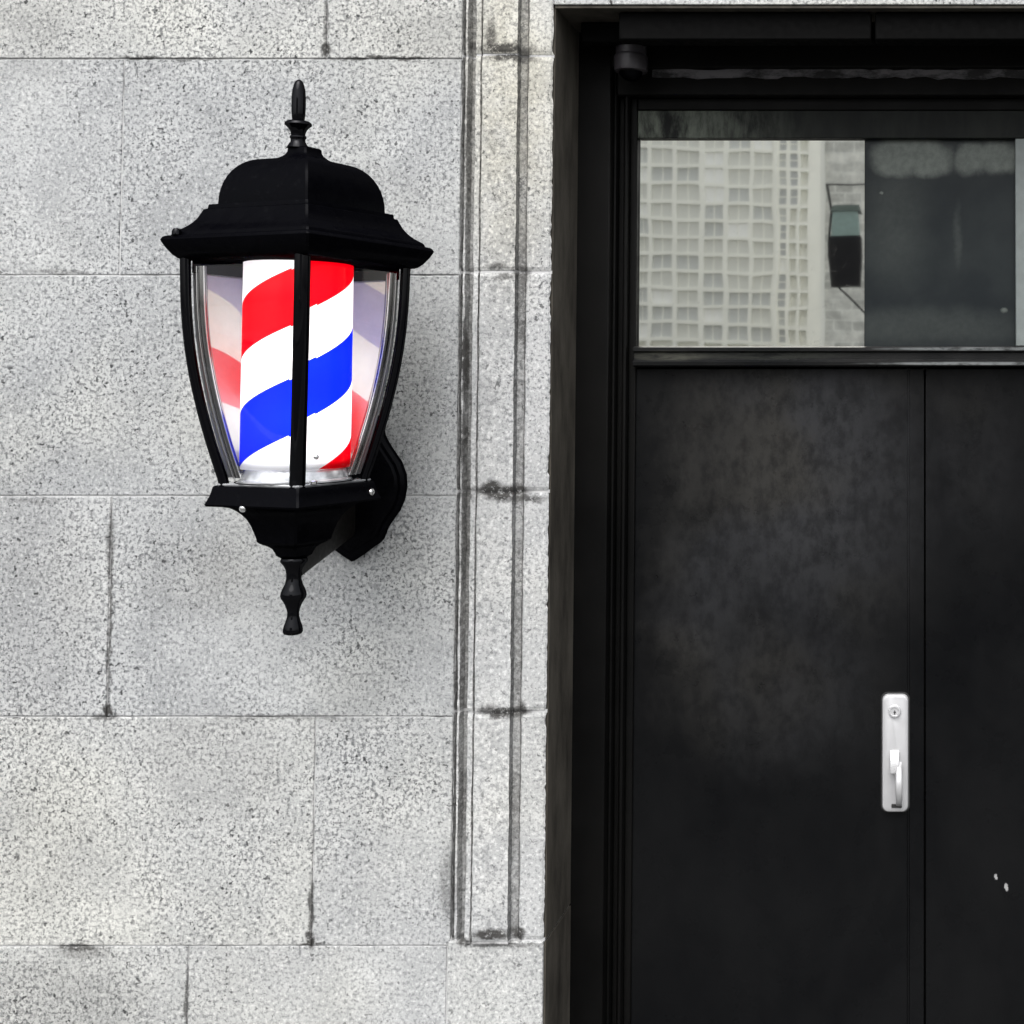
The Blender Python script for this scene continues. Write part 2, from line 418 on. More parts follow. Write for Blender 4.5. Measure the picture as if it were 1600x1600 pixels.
mb = MB()
for i in range(len(rows) - 1):
    js = sorted(joints.get(i + 1, [])) if (i + 1) in joints else []
    if i == 0: js = [-3.0, -1.6]
    js = list(joints.get(i + 1, []))
    W = 1.05
    js = sorted(js)
    lo = js[0]
    while lo > -7.0:
        lo -= W + random.uniform(-.12, .12); js.append(lo)
    right = X(698, 0, 1540) if i <= 1 else XP
    js = sorted(j for j in js if j < right - 0.05)
    # more joints between the known one and the jamb only where the course is long
    xs = js + [right]
    for a, b in zip(xs, xs[1:]):
        block(mb, a, b, rows[i], rows[i+1], random.uniform(-0.0008, 0.0008))
    if i <= 1:                                             # plain plinth under the jamb
        block(mb, right, XE, rows[i], rows[i+1] - (0.0 if i == 0 else -(Z(1470) - Z(1478))), -0.002, YR)
# lintel over the opening and the wall to its other side
zt = rows[-1]
xs = [XE, 0.12, 0.85, XR]
for k in range(3): block(mb, xs[k], xs[k+1], ZT, Z(-255), 0.0, YR)
for i in range(7, len(rows) - 1):
    xs = [X(857), 0.3 + 0.2*(i % 2), 1.6, 2.7, 4.0]
    for a, b in zip(xs, xs[1:]): block(mb, a, b, rows[i], rows[i+1], 0.0)
for i in range(0, 7):
    xs = [XR, 2.4 + .3*(i % 2), 3.4, 4.0]
    for a, b in zip(xs, xs[1:]): block(mb, a, b, rows[i], rows[i+1], 0.0, YR)
mb.build('block_face', M['granite'], wall)
mb = MB()
mb.box((-7.2, 0.0028, 0.0), (XP + .001, 0.22, zt))
mb.box((XP + .001, 0.0028, 0.0), (XE - .004, 0.22, Z(1474)))
mb.box((XP + .001, 0.027, Z(1474)), (XE - .004, 0.215, zt))
mb.box((XE - 0.004, 0.0022, ZT + 0.004), (XR + 0.004, 0.2, zt))
mb.box((XR + 0.004, 0.0022, 0), (4.0, 0.22, zt))
mb.build('mortar_joint', M['mortar'], wall)

# moulded jamb: one profile run through four stacked blocks
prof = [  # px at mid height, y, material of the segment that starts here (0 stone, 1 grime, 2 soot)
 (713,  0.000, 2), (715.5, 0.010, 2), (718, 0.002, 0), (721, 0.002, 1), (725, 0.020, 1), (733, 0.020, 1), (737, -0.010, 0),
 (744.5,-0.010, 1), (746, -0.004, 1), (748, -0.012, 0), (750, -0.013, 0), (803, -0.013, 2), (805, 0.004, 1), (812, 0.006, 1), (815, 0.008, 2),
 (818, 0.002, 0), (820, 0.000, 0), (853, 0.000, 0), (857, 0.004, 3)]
pil_z = [Z(1470), Z(1112), Z(768), Z(425), Z(87), Z(-258), Z(-603)]
mb = MB()
xpil = XE - 0.30
for k in range(len(pil_z) - 1):
    z0, z1 = pil_z[k] + 0.003, pil_z[k+1] - 0.003
    n = 60
    rings, chip = [], 0
    for i in range(n + 1):
        z = z0 + (z1 - z0) * i / n
        ring = []
        for j, (px, y, m_) in enumerate(prof):
            x = X(px); e = 0.0
            jx = random.gauss(0, 0.0005)
            if m_ in (1, 2) or (j and prof[j-1][2] in (1, 2)): jx = 0.0009*math.sin(z*9 + j*1.7) * math.sin(z*31 + j) + random.gauss(0, 0.0004)
            if j >= len(prof) - 1:
                if random.random() < 0.05: chip = random.uniform(0.002, 0.006)
                chip *= 0.6
                jx = -abs(random.gauss(0, 0.0012)) - chip
                e = 0.0
            inset = 0.0025 if i in (0, n) else 0.0
            ring.append((x + jx, y + e + inset, z))
        ring.append((XE - 0.001, YR, z)); ring.append((X(713), YR, z))
        rings.append(ring)
    nn = len(rings[0]); vs = [p for r in rings for p in r]
    for j in range(nn):
        m_ = prof[j][2] if j < len(prof) else 3
        fs = []
        for i in range(n):
            q = (j + 1) % nn
            fs.append((i*nn + j, i*nn + q, (i+1)*nn + q, (i+1)*nn + j))
        mb.add(vs, fs, m_)
    mb.add(vs, [tuple(reversed(range(nn))), tuple(range(n*nn, (n+1)*nn))], 0)
# mortar in the gaps, a little behind the moulding
mbj = MB()
for k in range(len(pil_z)):
    zz = pil_z[k]
    ring = [(X(px) , y + 0.0035) for px, y, m_ in prof] + [(XE - .003, .2), (X(713), .2)]
    mbj.loft([[(x, y, zz - .004) for x, y in ring], [(x, y, zz + .004) for x, y in ring]])
mbj.build('jamb_mortar', M['mortar'], wall)
# weld duplicates
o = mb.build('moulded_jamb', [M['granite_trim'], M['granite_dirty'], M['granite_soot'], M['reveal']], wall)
bm = bmesh.new(); bm.from_mesh(o.data)
bmesh.ops.remove_doubles(bm, verts=bm.verts, dist=1e-6)
bmesh.ops.delete(bm, geom=[v for v in bm.verts if not v.link_faces], context='VERTS')
bmesh.ops.recalc_face_normals(bm, faces=bm.faces); bm.to_mesh(o.data); bm.free()
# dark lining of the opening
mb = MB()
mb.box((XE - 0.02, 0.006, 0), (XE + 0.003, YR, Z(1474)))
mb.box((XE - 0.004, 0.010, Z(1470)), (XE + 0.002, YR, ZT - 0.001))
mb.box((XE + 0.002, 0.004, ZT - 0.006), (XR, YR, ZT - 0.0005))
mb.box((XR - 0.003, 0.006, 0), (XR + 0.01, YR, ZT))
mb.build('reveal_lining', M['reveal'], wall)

# ------------------------------------------------------------------ metal entrance
YD = 0.30
ent = empty('metal_entrance', (X(990, YD), 0.26, 0), 0, 'tall black painted metal double door with a mirrored transom window above', 'door')
def off(o):                        # children keep world coordinates while parented to the entrance
    o.matrix_parent_inverse = ent.matrix_basis.inverted(); return o
bpy.context.view_layer.update()
ent_inv = Matrix.Translation(-ent.location)
def E(o):
    o.matrix_parent_inverse = ent_inv; return o
xa, xb, xc = X(892, YR), X(951, .24), X(990, .28)
zh1, zh2 = Z(104, YR), Z(150, .26)
mb = MB()
mb.box((xa, YR + 0.002, 0.02), (xb, 0.40, ZT))                           # flat jamb cover
mb.box((xb, .255, 0.02), (X(958, .255), 0.40, zh1))                       # stepped stops
mb.box((X(958, .255), .285, 0.02), (X(971, .285), 0.40, zh1))
mb.box((X(971, .265), .262, 0.02), (X(976, .262), 0.40, zh1))             # thin bead that catches the light
mb.box((X(976, .262), .29, 0.02), (xc, 0.40, zh1))
mb.box((xb, YR + 0.002, zh1), (XR, 0.40, ZT - 0.008))                     # head
mb.box((X(958, .25), .25, zh2), (XR, 0.40, zh1))
mb.box((xc, .285, Z(172, .285)), (XR, .36, zh2))
E(mb.build('door_frame', M['frame'], ent, bevel=0.003))
mb = MB()                                                                 # battens under the lintel
mb.box((X(960, .03), .03, Z(62, .03) + .0), (X(1360, .03), .075, ZT - 0.008))
mb.box((X(1366, .03), .03, Z(62, .03)), (XR, .075, ZT - 0.008))
mb.box((X(900, .12), .12, Z(66, .12)), (XR, .16, ZT - 0.008))
E(mb.build('head_batten', M['frame_dark'], ent, bevel=0.004))
# ragged strip of old caulk along the head
mb = MB()
x = X(1014, .25); xe = XR
top, bot = [], []
zc0, zc1 = Z(107, .247), Z(124, .247)
pts = []
while x < xe:
    u = random.random()
    pts.append((x, zc0 - random.uniform(0, .005), zc1 + random.uniform(-.001, .008)))
    x += random.uniform(0.012, 0.05)
rings = [[(x, .2495, a), (x, .2495, b), (x, .2455 + random.uniform(0, .002), b), (x, .2455 + random.uniform(0, .002), a)] for x, a, b in pts]
mb.loft(rings)
E(mb.build('caulk_strip', M['caulk'], ent))
# transom: rail, two panes, mullions, bar
zg0, zg1 = Z(541, YG), Z(218, YG)
tr = E(MB().build('transom_window', M['frame'], ent)) if False else None
mb = MB()
mb.box((xc, .292, zg1 + .0), (XR, .36, Z(172, .292)))
tf = E(mb.build('transom_frame', [M['rail']], ent, bevel=0.002))
for p in tf.data.polygons: pass
mb = MB(); xm1, xm2 = X(1350, YG), X(1353, YG)
mb.box((xc + .001, YG, zg0), (xm1, .335, zg1))
E(mb.build('mirrored_pane', M['mirror'], ent))
ent.children[-1]['label'] = 'mirror filmed pane reflecting the tower across the street'
mb = MB(); mb.box((xm1, YG + .003, zg0), (X(1588, YG), .335, zg1))
o = E(mb.build('tinted_pane', M['tinted'], ent)); o['label'] = 'dark smudged tinted pane'
M['mull'] = plain('pale_mullion', (0.16, 0.18, 0.175), 0.45)
mb = MB(); mb.box((X(1588, .295), .295, zg0), (X(1612, .295), .34, zg1))
E(mb.build('mullion', M['mull'], ent, bevel=0.002))
mb = MB(); mb.box((X(1612, .3), YG, zg0), (XR, .335, zg1))
o = E(mb.build('tinted_pane', M['tinted'], ent))
mb = MB()
def hprof(pts, x0, x1, m=0):
    mb.loft([[(x, y, z) for y, z in pts] for x in (x0, x1)], m=m)
z1_, z2_, z3_, z4_ = Z(541, .26), Z(550, .26), Z(563, .26), Z(573, .26)
hprof([(.36, z1_), (.268, z1_), (.262, z1_ - .003), (.262, z2_ + .003), (.268, z2_), (.272, z2_ - .002), (.272, z3_ + .003),
       (.262, z3_), (.258, z3_ - .004), (.260, z4_ + .004), (.268, z4_), (.36, z4_)], xc, XR)
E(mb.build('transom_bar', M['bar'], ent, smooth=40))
# leaves
zd1 = Z(576, YD)
xs_, xt_ = X(1443.5, YD), X(1446.5, YD)
leaf_mb = MB()
leaf_mb.box((xc - .004, YD, 0.03), (X(1418, YD), YD + .045, zd1))
leaf_mb.box((X(1418, YD), YD - .0008, 0.03), (X(1421, YD), YD + .045, zd1))
leaf_mb.box((X(1421, YD), YD + .0006, 0.03), (xs_, YD + .045, zd1))
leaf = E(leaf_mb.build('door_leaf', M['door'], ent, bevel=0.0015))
mb = MB(); mb.box((xt_, YD + .001, 0.03), (XR - .12, YD + .046, zd1))
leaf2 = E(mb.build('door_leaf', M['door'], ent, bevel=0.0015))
mb = MB(); mb.box((xs_, YD + .02, 0.03), (xt_, YD + .04, zd1)); mb.box((xc - .004, YD + .02, zd1), (XR, YD + .04, zd1 + .01))
mb.box((XR - .12, YD - .04, 0), (XR, YD + .05, zd1))
mb.box((xc - .02, YD - .06, 0.0), (XR, YD + .1, 0.028))
E(mb.build('rebate', M['frame_dark'], ent))
# pull handle on its plate (sub-parts of the leaf)
def H(o):
    o.parent = leaf; o.matrix_parent_inverse = Matrix.Identity(4); return o
def rrect(x0, x1, z0, z1, r, n=6):
    pts = []
    for cx, cz, a0 in ((x1-r, z1-r, 0), (x0+r, z1-r, 90), (x0+r, z0+r, 180), (x1-r, z0+r, 270)):
        for i in range(n + 1):
            a = R(a0 + 90*i/n); pts.append((cx + r*math.cos(a), cz + r*math.sin(a)))
    return pts
yp = YD - .002
x0, x1 = X(1378.5, yp, 1175), X(1419.5, yp, 1175); z0, z1 = Z(1267, yp), Z(1084, yp)
mb = MB(); rings = []
for dy, ins in ((.004, 0), (-.006, 0), (-.010, .002), (-.012, .006)):
    rings.append([(x, yp + dy, z) for x, z in rrect(x0 + ins, x1 - ins, z0 + ins, z1 - ins, .016)])
mb.loft(rings); H(mb.build('handle_plate', M['satin'], leaf, smooth=35))
yf = yp - .012
mb = MB(); mb.loft([[(x, y_, z) for x, z in rrect(x0 - .0035, x1 + .0035, z0 - .0035, z1 + .0045, .018)] for y_ in (YD + .002, YD - .002)])
H(mb.build('contact_shade_rim', M['lock_dark'], leaf))  # dark rim added to draw contact shade around the plate
cx, cz = X(1398, yf, 1111), Z(1111, yf)
mb = MB(); mb.lathe([(.0165, .0), (.0165, -.004), (.0145, -.007), (.0115, -.0075), (.0105, -.005), (.0001, -.005)], 32, 'y', (cx, yf, cz))
lk = H(mb.build('lock_cylinder', M['satin_edge'], leaf, smooth=35))
mb = MB(); mb.box((cx - .0012, yf - .0062, cz - .007), (cx + .0012, yf - .004, cz + .003)); mb.lathe([(.003, -.0045), (.003, -.006)], 12, 'y', (cx, yf, cz - .002))
H(mb.build('keyhole', M['lock_dark'], leaf))
mb = MB()
tx0, tx1 = X(1391, yf, 1185), X(1405, yf, 1185)
rings = []
for (py, d_) in ((1172, .001), (1174, .012), (1183, .020), (1196, .026), (1205, .024)):
    z = Z(py, yf); rings.append([(tx0, yf - d_, z), (tx1, yf - d_, z), (tx1, yf + .001, z), (tx0, yf + .001, z)])
mb.loft(rings); H(mb.build('thumb_latch', M['satin_edge'], leaf, bevel=0.002))
mb = MB()
rings = []
for i in range(21):
    u = i / 20; py = 1190 + 68*u
    d_ = .004 + .034*math.sin(math.pi*min(1, max(0, u))**0.9) ** 0.7 if 0 < u < 1 else .0
    hw = .0075 + .0015*math.sin(math.pi*u)
    z = Z(py, yf); c_ = X(1405, yf, 1220)
    rings.append([(c_ + hw*math.cos(a), yf - d_ - .004 + .005*math.sin(a), z) for a in [2*math.pi*k/14 for k in range(14)]])
mb.loft(rings); H(mb.build('pull_handle', M['satin'], leaf, smooth=50))
mb = MB(); mb.box((X(1393, yf, 1258), yf - .003, Z(1262, yf)), (X(1409, yf, 1258), yf + .001, Z(1256, yf)))
H(mb.build('handle_foot', M['lock_dark'], leaf, bevel=.001))

# small dome camera under the lintel
yc = 0.17
cc = P(986, 88, yc)
dome = empty('dome_camera', cc, 0, 'small dark grey round dome camera under the lintel at the top corner of the doorway', 'security camera')
mb = MB(); rr = (X(1012, yc, 100) - X(960, yc, 100)) / 2
h1 = Z(88, yc) - Z(112, yc)
mb.lathe([(rr*.9, ZT - .008 - cc.z), (rr*.9, .004), (rr*.97, 0), (rr, -.004), (rr, -h1 + .006), (rr*.97, -h1), (rr*.6, -h1 - .001), (.001, -h1 - .001)], 40)
mb.build('housing', M['grey_plastic'], dome, smooth=35)
mb = MB(); rd = rr*.68
mb.lathe([(rd*math.cos(a), -h1 - rd*.85*math.sin(a)) for a in [R(x) for x in range(0, 90, 10)]] + [(.0005, -h1 - rd*.85)], 32)
mb.build('lens_dome', M['black_gloss'], dome, smooth=60)

# ------------------------------------------------------------------ barber lantern
A = 0.33                                     # axis to wall
AX = P(464.5, 600, -A).x
DEPTH = D - A
KZ = F / DEPTH                               # pixels per metre on the axis plane
ang = math.atan2(-D + A, -AX)                # direction from the axis to the camera (in plan)
KW = 805.0                                   # photo pixels per metre of half diagonal
def zl(py): return P(466.5, py, -A).z - EYE
lan = empty('barber_lantern', (AX, -A, EYE), ang + R(90) + R(1.5),
            'black wall lantern with a glowing red, white and blue striped barber tube inside', 'wall lantern')
def sq(d, z, c=0.0025):                      # square ring, corners on the local axes, one towards the viewer (-y)
    out = []
    for k in range(4):
        a = R(-90 + 90*k); e = Vector((math.cos(a), math.sin(a), 0)); t = Vector((-e.y, e.x, 0))
        q = min(c, d*0.25)
        for s_ in (-1, 1):
            p = e*(d - q) + t*(q*s_); out.append((p.x, p.y, z))
    return out
def sqloft(rows_, name, mat, cap0=True, cap1=True, smooth=30):
    m_ = MB(); m_.loft([sq(w / KW, zl(py)) for py, w in rows_], cap0, cap1)
    return m_.build(name, mat, lan, smooth=smooth)
dome_rows = [(231, 25), (233, 28), (239, 29), (243, 32), (247, 38), (249, 42), (250.5, 46)]
import itertools
for i in range(11):                          # quarter-round dome
    a = R(90*i/10)
    dome_rows.append((327 - 74*math.cos(a)**0.95 if i < 10 else 327, 62 + 69*math.sin(a)**0.95))
dome_rows += [(327.5, 144), (329, 145), (334, 146), (335.5, 152), (339, 154), (344, 157), (350, 161), (356, 167), (362, 175), (367, 184), (371, 193),
              (373, 196), (377, 198), (378.5, 207), (380, 210), (384, 213), (388, 211), (396, 205), (406, 195), (411, 187), (413, 181), (413.5, 60)]
roof = sqloft(dome_rows, 'roof', M['black_gloss'])
roof.data.transform(Matrix.Translation((.0065, 0, 0)) @ Matrix.Diagonal((1.012, 1.012, 1, 1)))
# finial on the roof
m_ = MB()
fp = [(124.5,.5),(126,3.5),(129,6),(134,8),(142,9.8),(152,10.6),(165,10.8),(178,10.4),(186,9.6),(188.5,9),(189.5,12),(190.5,17),(193,20),(196,20.5),
      (199,17),(203,13.5),(208,11.2),(212,10.6),(213.5,12.4),(216,12.6),(218,11),(222,11.2),(226,13.5),(230,16),(232,17.5)]
m_.lathe([(w / 760, zl(py)) for py, w in reversed(fp)], 32)
o = m_.build('roof_finial', M['black_gloss2'], lan, smooth=40); o.location.x = -.007; o.parent = roof
# wing nut on the eave
m_ = MB(); d_ = 198 / KW
for cxx in (0.0,):
    m_.lathe([(.009, zl(377)), (.009, zl(372)), (.006, zl(368)), (.0005, zl(367))], 14, 'z', (-d_*.93, -0.02, 0))
o = m_.build('eave_nut', M['black_gloss2'], lan, smooth=40); o.parent = roof

# corner posts (curved), panes between them
def dpost(py):
    tab = [(412,178),(450,177),(500,174.5),(560,167),(620,154.5),(680,138),(720,125),(752,114)]
    for (a, wa), (b, wb) in zip(tab, tab[1:]):
        if py <= b:
            u = (py - a) / (b - a); return wa + (wb - wa)*u
    return tab[-1][1]
def dpost_s(py):                             # smoothed
    return sum(dpost(min(752, max(412, py + o_))) for o_ in (-26, -13, 0, 13, 26)) / 5 if 430 < py < 730 else dpost(py)
NP = 28
pys = [410 + (756 - 410)*i/NP for i in range(NP + 1)]
def rad(py): return dpost_s(min(752, max(412, py))) / KW
m_ = MB(); rings = []
shape = [(0.002,-.004),(0.002,.004),(-.003,.0115),(-.008,.0150),(-.014,.0150),(-.018,.010),(-.018,-.010),(-.014,-.0150),(-.008,-.0150),(-.003,-.0115)]
for py in pys:
    d_ = rad(py)
    rings.append([((t_), -(d_ + r_), zl(py)) for r_, t_ in shape])
m_.loft(rings)
post0 = m_.build('post', M['black_gloss2'], lan, smooth=40)
for k in range(1, 4):
    c = post0.copy(); COL.objects.link(c); c.rotation_euler = (0, 0, R(90*k))
def pane(thick, inset, mat, name):
    m_ = MB(); nu = 10
    for side in (0,):
        def pt(u, py, off_):
            d_ = rad(py) - inset
            a = Vector((0, -d_)); b = Vector((d_, 0)); p = a.lerp(b, u)
            n_ = Vector((1, -1)).normalized()
            p += n_*(off_ + .010*math.sin(math.pi*u))
            return (p.x, p.y, zl(py))
        u0, u1 = .05, .95
        g0 = [[pt(u0 + (u1-u0)*i/nu, py, 0) for i in range(nu + 1)] for py in pys[1:-1]]
        g1 = [[pt(u0 + (u1-u0)*i/nu, py, -thick) for i in range(nu + 1)] for py in pys[1:-1]]
        rings = [r0 + list(reversed(r1)) for r0, r1 in zip(g0, g1)]
        m_.loft(rings)
    return m_.build(name, mat, lan, smooth=40)
def bead(u, inset, w):                       # thick moulded edge of a clear pane
    m_ = MB(); rings = []
    for py in pys[1:-1]:
        d_ = rad(py) - inset
        a = Vector((0, -d_)); b = Vector((d_, 0)); L = (b - a).length
        e = (b - a).normalized(); n_ = Vector((1, -1)).normalized()
        s0 = u if u > 0 else L + u
        c_ = a + e*s0 - n_*.010
        rings.append([(c_.x + e.x*w*math.cos(q) + n_.x*.006*math.sin(q), c_.y + e.y*w*math.cos(q) + n_.y*.006*math.sin(q), zl(py)) for q in [2*math.pi*k/12 for k in range(12)]])
    m_.loft(rings)
    sg = 1 if u > 0 else -1
    for off_, w2 in ((w*1.02, .0017), (-w*.72, .0012)):
        rings = []
        for py in pys[1:-1]:
            d_ = rad(py) - inset; a = Vector((0, -d_)); b = Vector((d_, 0)); L = (b - a).length
            e = (b - a).normalized(); n_ = Vector((1, -1)).normalized()
            c_ = a + e*((u if u > 0 else L + u) + sg*off_) - n_*.004
            rings.append([(c_.x + w2*math.cos(q), c_.y + w2*math.sin(q), zl(py)) for q in [2*math.pi*k/8 for k in range(8)]])
        m_.loft(rings, m=1)
    return m_.build('pane_edge', [M['bead'], M['bead_line']], lan, smooth=60)
front = pane(.003, .012, M['clear'], 'pane')
backp = pane(.003, .012, M['clear_back'], 'pane')
def twin(src, k):
    c = src.copy(); COL.objects.link(c); c.rotation_euler = (0, 0, R(90*k)); return c
front2 = twin(front, 3)
backp.rotation_euler = (0, 0, R(90)); backp2 = twin(backp, 2)
e_far, e_near = bead(-.027, .012, .011), bead(.027, .012, .011)
e_far.parent = front; e_near.parent = front2
for src, pn in ((e_near, backp), (e_far, backp2)):
    c = src.copy(); COL.objects.link(c); c.parent = pn
m_ = MB()                                    # dark lip that holds the tops of the back panes
for k in (1, 2):
    a0, a1 = R(-90 + 90*k), R(90*k)
    d_ = rad(414) - .016
    p_, q_ = Vector((d_*math.cos(a0), d_*math.sin(a0), 0)), Vector((d_*math.cos(a1), d_*math.sin(a1), 0))
    n_ = -((p_ + q_)/2).normalized()*.004
    m_.loft([[p_*.98 + Vector((0,0,z)), q_*.98 + Vector((0,0,z)), q_*.98 + n_ + Vector((0,0,z)), p_*.98 + n_ + Vector((0,0,z))] for z in (zl(432), zl(412))])
m_.build('pane_lip', M['black_gloss2'], lan, bevel=.0008)
backp['label'] = 'silvered back pane mirroring the stripes'

# striped tube
RT = 0.107
def stripes():
    t = NT('striped_tube'); o = t.obj()
    s_ = t.n('ShaderNodeSeparateXYZ', {'Vector': o})
    th = t.math('ARCTAN2', s_.outputs[0], t.math('MULTIPLY', s_.outputs[1], -1))
    k = F / (DEPTH - .10)
    q = t.math('ADD', t.math('MULTIPLY', s_.outputs[2], -k), 600)
    q = t.math('ADD', q, t.math('MULTIPLY', th, t.math('ADD', 126 / math.pi, t.math('MULTIPLY', t.math('GREATER_THAN', th, 0.0), 18 / math.pi))))
    st = t.math('ADD', t.math('GREATER_THAN', th, -0.16), t.math('GREATER_THAN', th, 0.30))
    q = t.math('SUBTRACT', q, t.math('MULTIPLY', st, 2.5))
    q = t.math('ADD', q, t.math('MULTIPLY', t.math('GREATER_THAN', th, 0.02), 17.0))
    q = t.math('ADD', q, t.math('MULTIPLY', t.math('GREATER_THAN', th, 1.65), 38.0))
    q = t.math('SUBTRACT', q, t.math('MULTIPLY', t.math('LESS_THAN', th, -1.65), 38.0))
    ph = t.math('MODULO', t.math('ADD', q, 352*4 - 412), 352)
    def band(a, b): return t.math('MULTIPLY', t.math('GREATER_THAN', ph, a), t.math('LESS_THAN', ph, b))
    c = t.mix(band(0, 90), (0.86, 0.87, 0.88), (0.80, 0.0, 0.006))
    mirror_pale = t.maprange(t.math('ABSOLUTE', th), 1.60, 1.72)          # blue paled on the wall side, painting in its washed-out reflection
    c = t.mix(band(173, 262), c, t.mix(t.math('MULTIPLY', mirror_pale, .8), (0.002, 0.013, 0.72), (0.46, 0.43, 0.55)))
    di = t.n('ShaderNodeBsdfDiffuse', {'Color': c}).outputs[0]
    tl = t.n('ShaderNodeBsdfTranslucent', {'Color': c}).outputs[0]
    gl = t.n('ShaderNodeBsdfGlossy', {'Color': (1,1,1,1), 'Roughness': 0.25}).outputs[0]
    m1 = t.n('ShaderNodeMixShader', {0: 0.75, 1: di, 2: tl}).outputs[0]
    return t.done(t.n('ShaderNodeMixShader', {0: 0.01, 1: m1, 2: gl}).outputs[0])
M['stripes'] = stripes()
m_ = MB(); zb, ztp = zl(730), zl(408)
rings = [[(RT*math.sin(2*math.pi*j/72), -RT*math.cos(2*math.pi*j/72), ztp + (zb - ztp)*i/8) for j in range(72)] for i in range(9)]
m_.loft(rings, False, False)
tube = m_.build('striped_tube', M['stripes'], lan, smooth=60)
m_ = MB(); rm = RT - .013
m_.lathe([(rm, zl(728)), (rm, zl(711)), (rm - .004, zl(710)), (.001, zl(710))], 48)
mt = m_.build('tube_mount', M['mount'], lan, smooth=40)
m_ = MB()
for (a, py, r_) in ((R(19), 712, .0062),):
    d_ = RT + .001
    m_.lathe([(r_*math.cos(q), r_*.8*math.sin(q)) for q in [R(x) for x in range(0, 90, 15)]] + [(.0002, r_*.8)], 14, 'y', (0, 0, 0))
v2 = []
for v in m_.v:
    a = R(19); p = Matrix.Rotation(a, 3, 'Z') @ Vector((v[0], -v[1] - RT, v[2])); v2.append((p.x, p.y, p.z + zl(711)))
m_.v = v2
o = m_.build('mount_screw', M['screw'], lan, smooth=60); o.parent = tube
# tray under the tube
tray = sqloft([(756, 60), (755.5, 119), (753.5, 121), (751.5, 121), (751, 118), (750.9, 1)], 'tray', M['tray'])
m_ = MB(); 
for r_ in (.128,):
    rings = []
    for i in range(48):
        a = 2*math.pi*i/48; rings.append([( (r_*.9 + .0016*math.cos(q))*math.cos(a), (r_*.9 + .0016*math.cos(q))*math.sin(a), zl(751) + .0012*math.sin(q)) for q in [2*math.pi*k/6 for k in range(6)]])
    rings.append(rings[0]); m_.loft(rings, False, False)
o = m_.build('tray_groove', M['black_gloss'], lan, smooth=60); o.parent = tray
m_ = MB()
for a in (-70,):
    p = Vector((0.030, -0.120, 0)); m_.lathe([(.008, zl(751)), (.008, zl(747)), (.005, zl(745)), (.0002, zl(744.6))], 14, 'z', (p.x, p.y, 0))
o = m_.build('tray_screw', M['screw'], lan, smooth=40); o.parent = tray
m_ = MB(); m_.lathe([(.110, zl(750.8)), (.110, zl(748)), (.104, zl(746)), (.101, zl(733)), (.098, zl(730.5)), (.002, zl(730.5))], 56)
o = m_.build('tube_base', M['tray'], lan, smooth=40)
# collar and cup below
collar = sqloft([(755.5, 121), (755, 125), (757, 127), (764, 129), (772, 132), (779, 136), (783, 138.5), (786, 136), (787, 124), (788, 112), (790, 101), (795, 91),
                 (801, 83), (809, 75), (819, 69), (830, 64), (839, 60.5), (844, 59.5), (847, 55), (849, 50), (852, 42), (856, 36), (862, 32), (867, 29.5), (869, 26), (872, 21), (875, 19)],
                'collar', M['black_gloss'])
m_ = MB()
def screw_on(a_deg, along, py, w):
    # on the face between two corners: a_deg = outward normal of the face
    a = R(a_deg); n_ = Vector((math.cos(a), math.sin(a), 0)); t_ = Vector((-n_.y, n_.x, 0))
    c_ = n_*(w / KW / math.sqrt(2)) + t_*along; c_.z = zl(py)
    r_ = .0078; base = len(m_.v)
    m_.lathe([(r_, -.002), (r_, .001)] + [(r_*math.cos(q), .001 + r_*.6*math.sin(q)) for q in [R(x) for x in range(15, 90, 15)]] + [(.0002, .001 + r_*.6)], 16)
    for i in range(base, len(m_.v)):
        v = m_.v[i]; p = c_ + t_*v[0] + Vector((0, 0, 1))*v[1] + n_*v[2]; m_.v[i] = tuple(p)
screw_on(-135, -.022, 787, 133)
o = m_.build('collar_screw', M['screw'], lan, smooth=60); o.parent = collar
m_ = MB(); screw_on(-45, .092, 772, 134)
o = m_.build('collar_screw', M['screw'], lan, smooth=60); o.parent = collar
m_ = MB()
fp = [(872,19),(875,20.5),(878,20),(882,16.5),(888,13),(896,11.3),(904,11.3),(912,13),(919,16.5),(926,19),(930,19.6),(934,18.6),(938,16),(944,12.5),(951,10),(957,8.8),
      (963,9),(970,11),(977,13.4),(983,14.8),(987,14.8),(990,13),(991.5,9),(992,.3)]
m_.lathe([(w / 760, zl(py)) for py, w in fp], 32)
o = m_.build('bottom_finial', M['black_gloss2'], lan, smooth=50); o.parent = collar
# wall plate (shield with ogee sides) and the arm that carries the lantern; built in wall coordinates
Rm = Matrix.Rotation(lan.rotation_euler[2], 4, 'Z')
lan_m = Matrix.Translation(lan.location) @ Rm
inv = lan_m.inverted()
def toL(m_):
    m_.v = [tuple(inv @ Vector(v)) for v in m_.v]
half = [(877, 0), (868, 14), (856, 30), (848, 42), (842, 47), (834, 50), (824, 54), (812, 62), (798, 72), (782, 79), (762, 83), (742, 82), (722, 75), (706, 64), (692, 55), (680, 49),
        (668, 47), (656, 44), (646, 34), (640, 16), (638, 0)]
cpx = 551
m_ = MB(); rings = []
for yy, sc_ in ((-.001, 1.0), (-.018, 1.0), (-.022, .965), (-.024, .94), (-.024, .89), (-.028, .87), (-.030, .84)):
    ring = []
    cz_ = 765
    for py, w in half: ring.append(P(cpx + w*sc_, cz_ + (py - cz_)*sc_, -.012))
    for py, w in list(reversed(half))[1:-1]: ring.append(P(cpx - w*sc_, cz_ + (py - cz_)*sc_, -.012))
    rings.append([(p.x, yy, p.z) for p in ring])
m_.loft(rings); toL(m_)
m_.build('back_plate', M['black_gloss'], lan, smooth=30)
m_ = MB()
